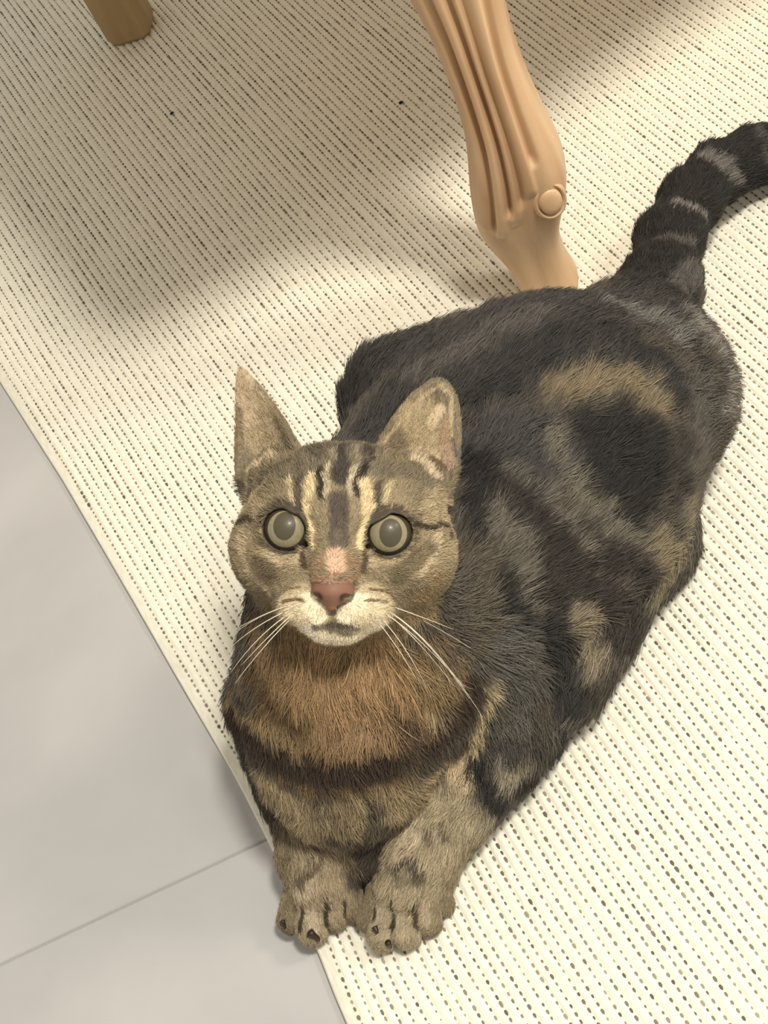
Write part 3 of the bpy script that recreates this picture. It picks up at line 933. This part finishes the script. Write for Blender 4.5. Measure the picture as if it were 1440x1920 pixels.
# fur
NH = 60000 if DRAFT else 560000
A_, B_, C_ = BV[BT[:, 0]], BV[BT[:, 1]], BV[BT[:, 2]]
fn = np.cross(B_ - A_, C_ - A_)
area = np.linalg.norm(fn, axis=1) / 2
cen = (A_ + B_ + C_) / 3
fN = fn / np.maximum(np.linalg.norm(fn, axis=1), 1e-12)[:, None]
vn = np.zeros((nv, 3))
for k in range(3): np.add.at(vn, BT[:, k], fn)
vn /= np.maximum(np.linalg.norm(vn, axis=1), 1e-12)[:, None]
_, _, fd, _ = groom(cen, fN)
pr = area * fd; pr /= pr.sum()
fi = rng.choice(len(BT), NH, p=pr)
r1, r2 = np.sqrt(rng.random(NH)), rng.random(NH)
bw = np.stack([1 - r1, r1 * (1 - r2), r1 * r2], 1)
root = (BV[BT[fi]] * bw[..., None]).sum(1)
nrm = (vn[BT[fi]] * bw[..., None]).sum(1); nrm /= np.linalg.norm(nrm, axis=1)[:, None]
flow, ln, _, hm = groom(root, nrm)
tint = coat(root)
side = np.cross(nrm, flow)
cl = noise3(root, 330, 11)[:, None] * .24 + noise3(root, 900, 12)[:, None] * .20 + rng.normal(0, .16, (NH, 1))
dirv = flow + side * cl
dirv /= np.linalg.norm(dirv, axis=1)[:, None]
ln = ln * rng.uniform(.65, 1.2, NH) * (1 + .18 * noise3(root, 420, 13))
lift = (0.34 + .10 * noise3(root, 500, 14) + rng.normal(0, .10, NH)).clip(.12, .9)
K = 5
ts = np.linspace(0, 1, K)
pts = np.zeros((NH, K, 3))
for i, t in enumerate(ts):
    h = lift * (t - 0.42 * t * t)
    f_ = t * np.sqrt(np.clip(1 - lift ** 2 * .6, .2, 1))
    pts[:, i] = root + ln[:, None] * (dirv * f_[:, None] + nrm * h[:, None]) + rng.normal(0, .00022, (NH, 3)) * t
pts[..., 2] = np.maximum(pts[..., 2], Z0 + .0004)
v_ = rng.normal(1, .17, NH).clip(.5, 1.6)
tick = rng.random(NH)
tint = tint * v_[:, None]
gm = tint.mean(1, keepdims=True)
tint = np.where((tick < .10)[:, None], tint * .55, tint)
tint = np.where((tick > .92)[:, None], tint * 1.35 + .012, tint)
hc = bpy.data.hair_curves.new('fur')
hc.add_curves([K] * NH)
hc.attributes['position'].data.foreach_set('vector', (pts.reshape(-1, 3) - np.array(cat.location)).astype(np.float32).ravel())
ra = hc.attributes.get('radius') or hc.attributes.new('radius', 'FLOAT', 'POINT')
base_r = np.interp(ln, [.001, .004, .010, .018], [.00008, .00011, .00015, .00017])
ra.data.foreach_set('value', (base_r[:, None] * np.array([1, .95, .82, .58, .18])[None]).astype(np.float32).ravel())
ta = hc.attributes.new('tint', 'FLOAT_COLOR', 'CURVE')
ta.data.foreach_set('color', np.concatenate([tint, np.ones((NH, 1))], 1).astype(np.float32).ravel())
M_fur = attr_mat('tabby_fur', 'tint', 0.55, 0.25)
hc.materials.append(M_fur)
fur = bpy.data.objects.new('fur', hc); COL.objects.link(fur); fur.parent = cat
tag(fur, 'short striped tabby fur', None, None, 'stuff')

# eyes: ball with iris, pupil and a wet highlight
def eye_mat():
    m, nt, b = new_mat('iris', lin(156, 146, 106), 0.35, 0.25)
    tc = nt.nodes.new('ShaderNodeTexCoord')
    nz = nt.nodes.new('ShaderNodeTexNoise'); nz.inputs['Scale'].default_value = 900; nz.inputs['Detail'].default_value = 2
    rp = nt.nodes.new('ShaderNodeValToRGB')
    rp.color_ramp.elements[0].color = (*lin(122, 114, 86), 1); rp.color_ramp.elements[1].color = (*lin(152, 143, 112), 1)
    nt.links.new(tc.outputs['Object'], nz.inputs['Vector']); nt.links.new(nz.outputs['Fac'], rp.inputs[0]); nt.links.new(rp.outputs[0], b.inputs['Base Color'])
    b.inputs['Coat Weight'].default_value = 0.08; b.inputs['Coat Roughness'].default_value = 0.15
    return m
M_iris = eye_mat()
M_pupil, _, b = new_mat('pupil', lin(78, 73, 57), 0.4, 0.25)  # grey-olive: the veil of reflection is mixed into the pupil colour
b.inputs['Coat Weight'].default_value = 0.08; b.inputs['Coat Roughness'].default_value = 0.15
M_rim, _, _ = new_mat('eye_rim', lin(66, 58, 45), 0.35, 0.4)
def cap(center, axis, R, a_lo, a_hi, ax_x, sx, sy, n=40, rings=10):
    """part of a sphere around an axis, stretched sideways by sx, sy"""
    axis = axis / np.linalg.norm(axis)
    e1 = ax_x - axis * (ax_x @ axis); e1 /= np.linalg.norm(e1); e2 = np.cross(axis, e1)
    v, f = [], []
    for i in range(rings + 1):
        a = a_lo + (a_hi - a_lo) * i / rings
        for q in range(n):
            t = 2 * math.pi * q / n
            d = np.array([math.sin(a) * math.cos(t) * sx, math.sin(a) * math.sin(t) * sy, 0])
            d[2] = math.sqrt(max(1 - d[0] ** 2 - d[1] ** 2, 0)) if a <= math.pi / 2 else math.cos(a)
            v.append(center + (e1 * d[0] + e2 * d[1] + axis * d[2]) * R)
    for i in range(rings):
        for q in range(n):
            f.append((i * n + q, i * n + (q + 1) % n, i * n + n + (q + 1) % n, i * n + n + q))
    f.append(tuple(range(n))[::-1])
    return np.array(v), f
for e, gaze, ps in ((EYES[0], (-.06, .15, 1), (.43, .54)), (EYES[1], (.12, .04, 1), (.43, .54))):
    cw = from_head(e)
    g = np.array(gaze) @ HB
    er_ = empty('eye', Vector(cw) - Vector(cat.location)); er_.parent = cat
    v, f = cap(np.zeros(3), np.array((0, 0, 1.0)) @ HB, EYE_R / 1000, 0.001, math.pi * .98, HR, 1, 1, 48, 28)
    mesh_obj('iris', v, f, M_iris, er_)
    v, f = cap(np.zeros(3), g, (EYE_R + .06) / 1000, 0.001, math.pi / 2 * .999, HR, ps[0], ps[1], 40, 8)
    mesh_obj('pupil', v, f, M_pupil, er_)
    v, f = cap(np.zeros(3), np.array((.03 * np.sign(e[0]), .02, 1)) @ HB, (EYE_R + .04) / 1000, math.asin(.70), math.asin(.90), HR, 1, 1, 48, 5)
    mesh_obj('iris_rim', v, f[:-1], M_rim, er_)

# whiskers: each a thin tapered hair rooted in the muzzle
M_wh, _, _ = new_mat('whisker', lin(214, 203, 178), 0.35, 0.4)
def tube(pts, r0, r1, name, mat, parent, n=6):
    pts = np.array(pts)
    v, f = [], []
    m = len(pts)
    for i in range(m):
        t = pts[min(i + 1, m - 1)] - pts[max(i - 1, 0)]; t /= np.linalg.norm(t)
        a_ = np.cross(t, [0.3, 0.2, 1]); a_ /= np.linalg.norm(a_); b_ = np.cross(t, a_)
        r = r0 + (r1 - r0) * i / (m - 1)
        for q in range(n):
            th = 2 * math.pi * q / n
            v.append(pts[i] + (a_ * math.cos(th) + b_ * math.sin(th)) * r)
    for i in range(m - 1):
        for q in range(n):
            f.append((i * n + q, i * n + (q + 1) % n, i * n + n + (q + 1) % n, i * n + n + q))
    f += [tuple(range(n))[::-1], tuple(range((m - 1) * n, m * n))]
    return mesh_obj(name, np.array(v) - np.array(cat.location), f, mat, parent)
WH = [  # root, bend, tip in the picture; tip depth in mm in front of the head centre
    ((540, 1136), (485, 1152), (430, 1188), 26), ((532, 1148), (468, 1178), (424, 1222), 30), ((536, 1155), (478, 1195), (432, 1262), 34),
    ((545, 1160), (492, 1212), (440, 1282), 38), ((528, 1140), (470, 1160), (436, 1192), 18), ((548, 1152), (500, 1195), (452, 1248), 42),
    ((722, 1150), (790, 1195), (872, 1290), 30), ((728, 1146), (800, 1190), (880, 1310), 34), ((716, 1160), (765, 1215), (800, 1290), 38),
    ((732, 1155), (790, 1205), (850, 1285), 26), ((790, 1162), (835, 1185), (882, 1215), 22), ((708, 1165), (745, 1210), (782, 1275), 42),
    ((735, 1150), (815, 1200), (905, 1345), 22), ((738, 1138), (800, 1160), (850, 1180), 20)]
for r_, m_, t_, zt in WH:
    h = hit(*r_)
    if h is None: continue
    z_r = to_head(h[None])[0][2]
    a_ = h; c_ = from_head(hp(t_[0], t_[1], zt)); b_ = from_head(hp(m_[0], m_[1], (z_r + zt) / 2 + 7))
    pts_ = [(1 - u) ** 2 * a_ + 2 * u * (1 - u) * b_ + u * u * c_ for u in np.linspace(0, 1, 14)]
    tube(pts_, .00021, .00007, 'whisker', M_wh, cat)

# claws: dark tips at the toe ends
M_claw, _, _ = new_mat('claw', lin(44, 34, 28), 0.4, 0.4)
for a, b, c in (((583, 1750), (596, 1760), .0020), ((530, 1728), (534, 1738), .0014), ((703, 1740), (707, 1748), .0016), ((728, 1768), (732, 1775), .0015)):
    ha, hb = hit(*a), hit(*b)
    if ha is None: continue
    if hb is None: hb = ha + np.array((0.0005, -.002, -.002))
    o_ = -ray(*a) * .0022
    tube([ha + o_ + (hb - ha) * u for u in np.linspace(-.2, 1.2, 5)], c, c * .45, 'claw', M_claw, cat, 8)

# two crumbs on the rug
M_crumb, _, _ = new_mat('crumb', (0.02, 0.016, 0.012), 0.8, 0.2)
for px, py, lab in ((322, 212, 'tiny dark crumb on the rug nearer the rear chair leg'), (752, 192, 'tiny dark crumb on the rug nearer the carved chair leg')):
    c0 = at(px, py, RUG_T + .0010)
    bm = bmesh.new()
    bmesh.ops.create_icosphere(bm, subdivisions=2, radius=.0013)
    for v in bm.verts:
        v.co *= random.uniform(.75, 1.15); v.co.x *= 1.4; v.co.z *= .8
    me_ = bpy.data.meshes.new('crumb'); bm.to_mesh(me_); bm.free(); me_.materials.append(M_crumb)
    o = bpy.data.objects.new('crumb', me_); o.location = c0; COL.objects.link(o)
    tag(o, lab, 'crumb', 'crumbs on the rug')
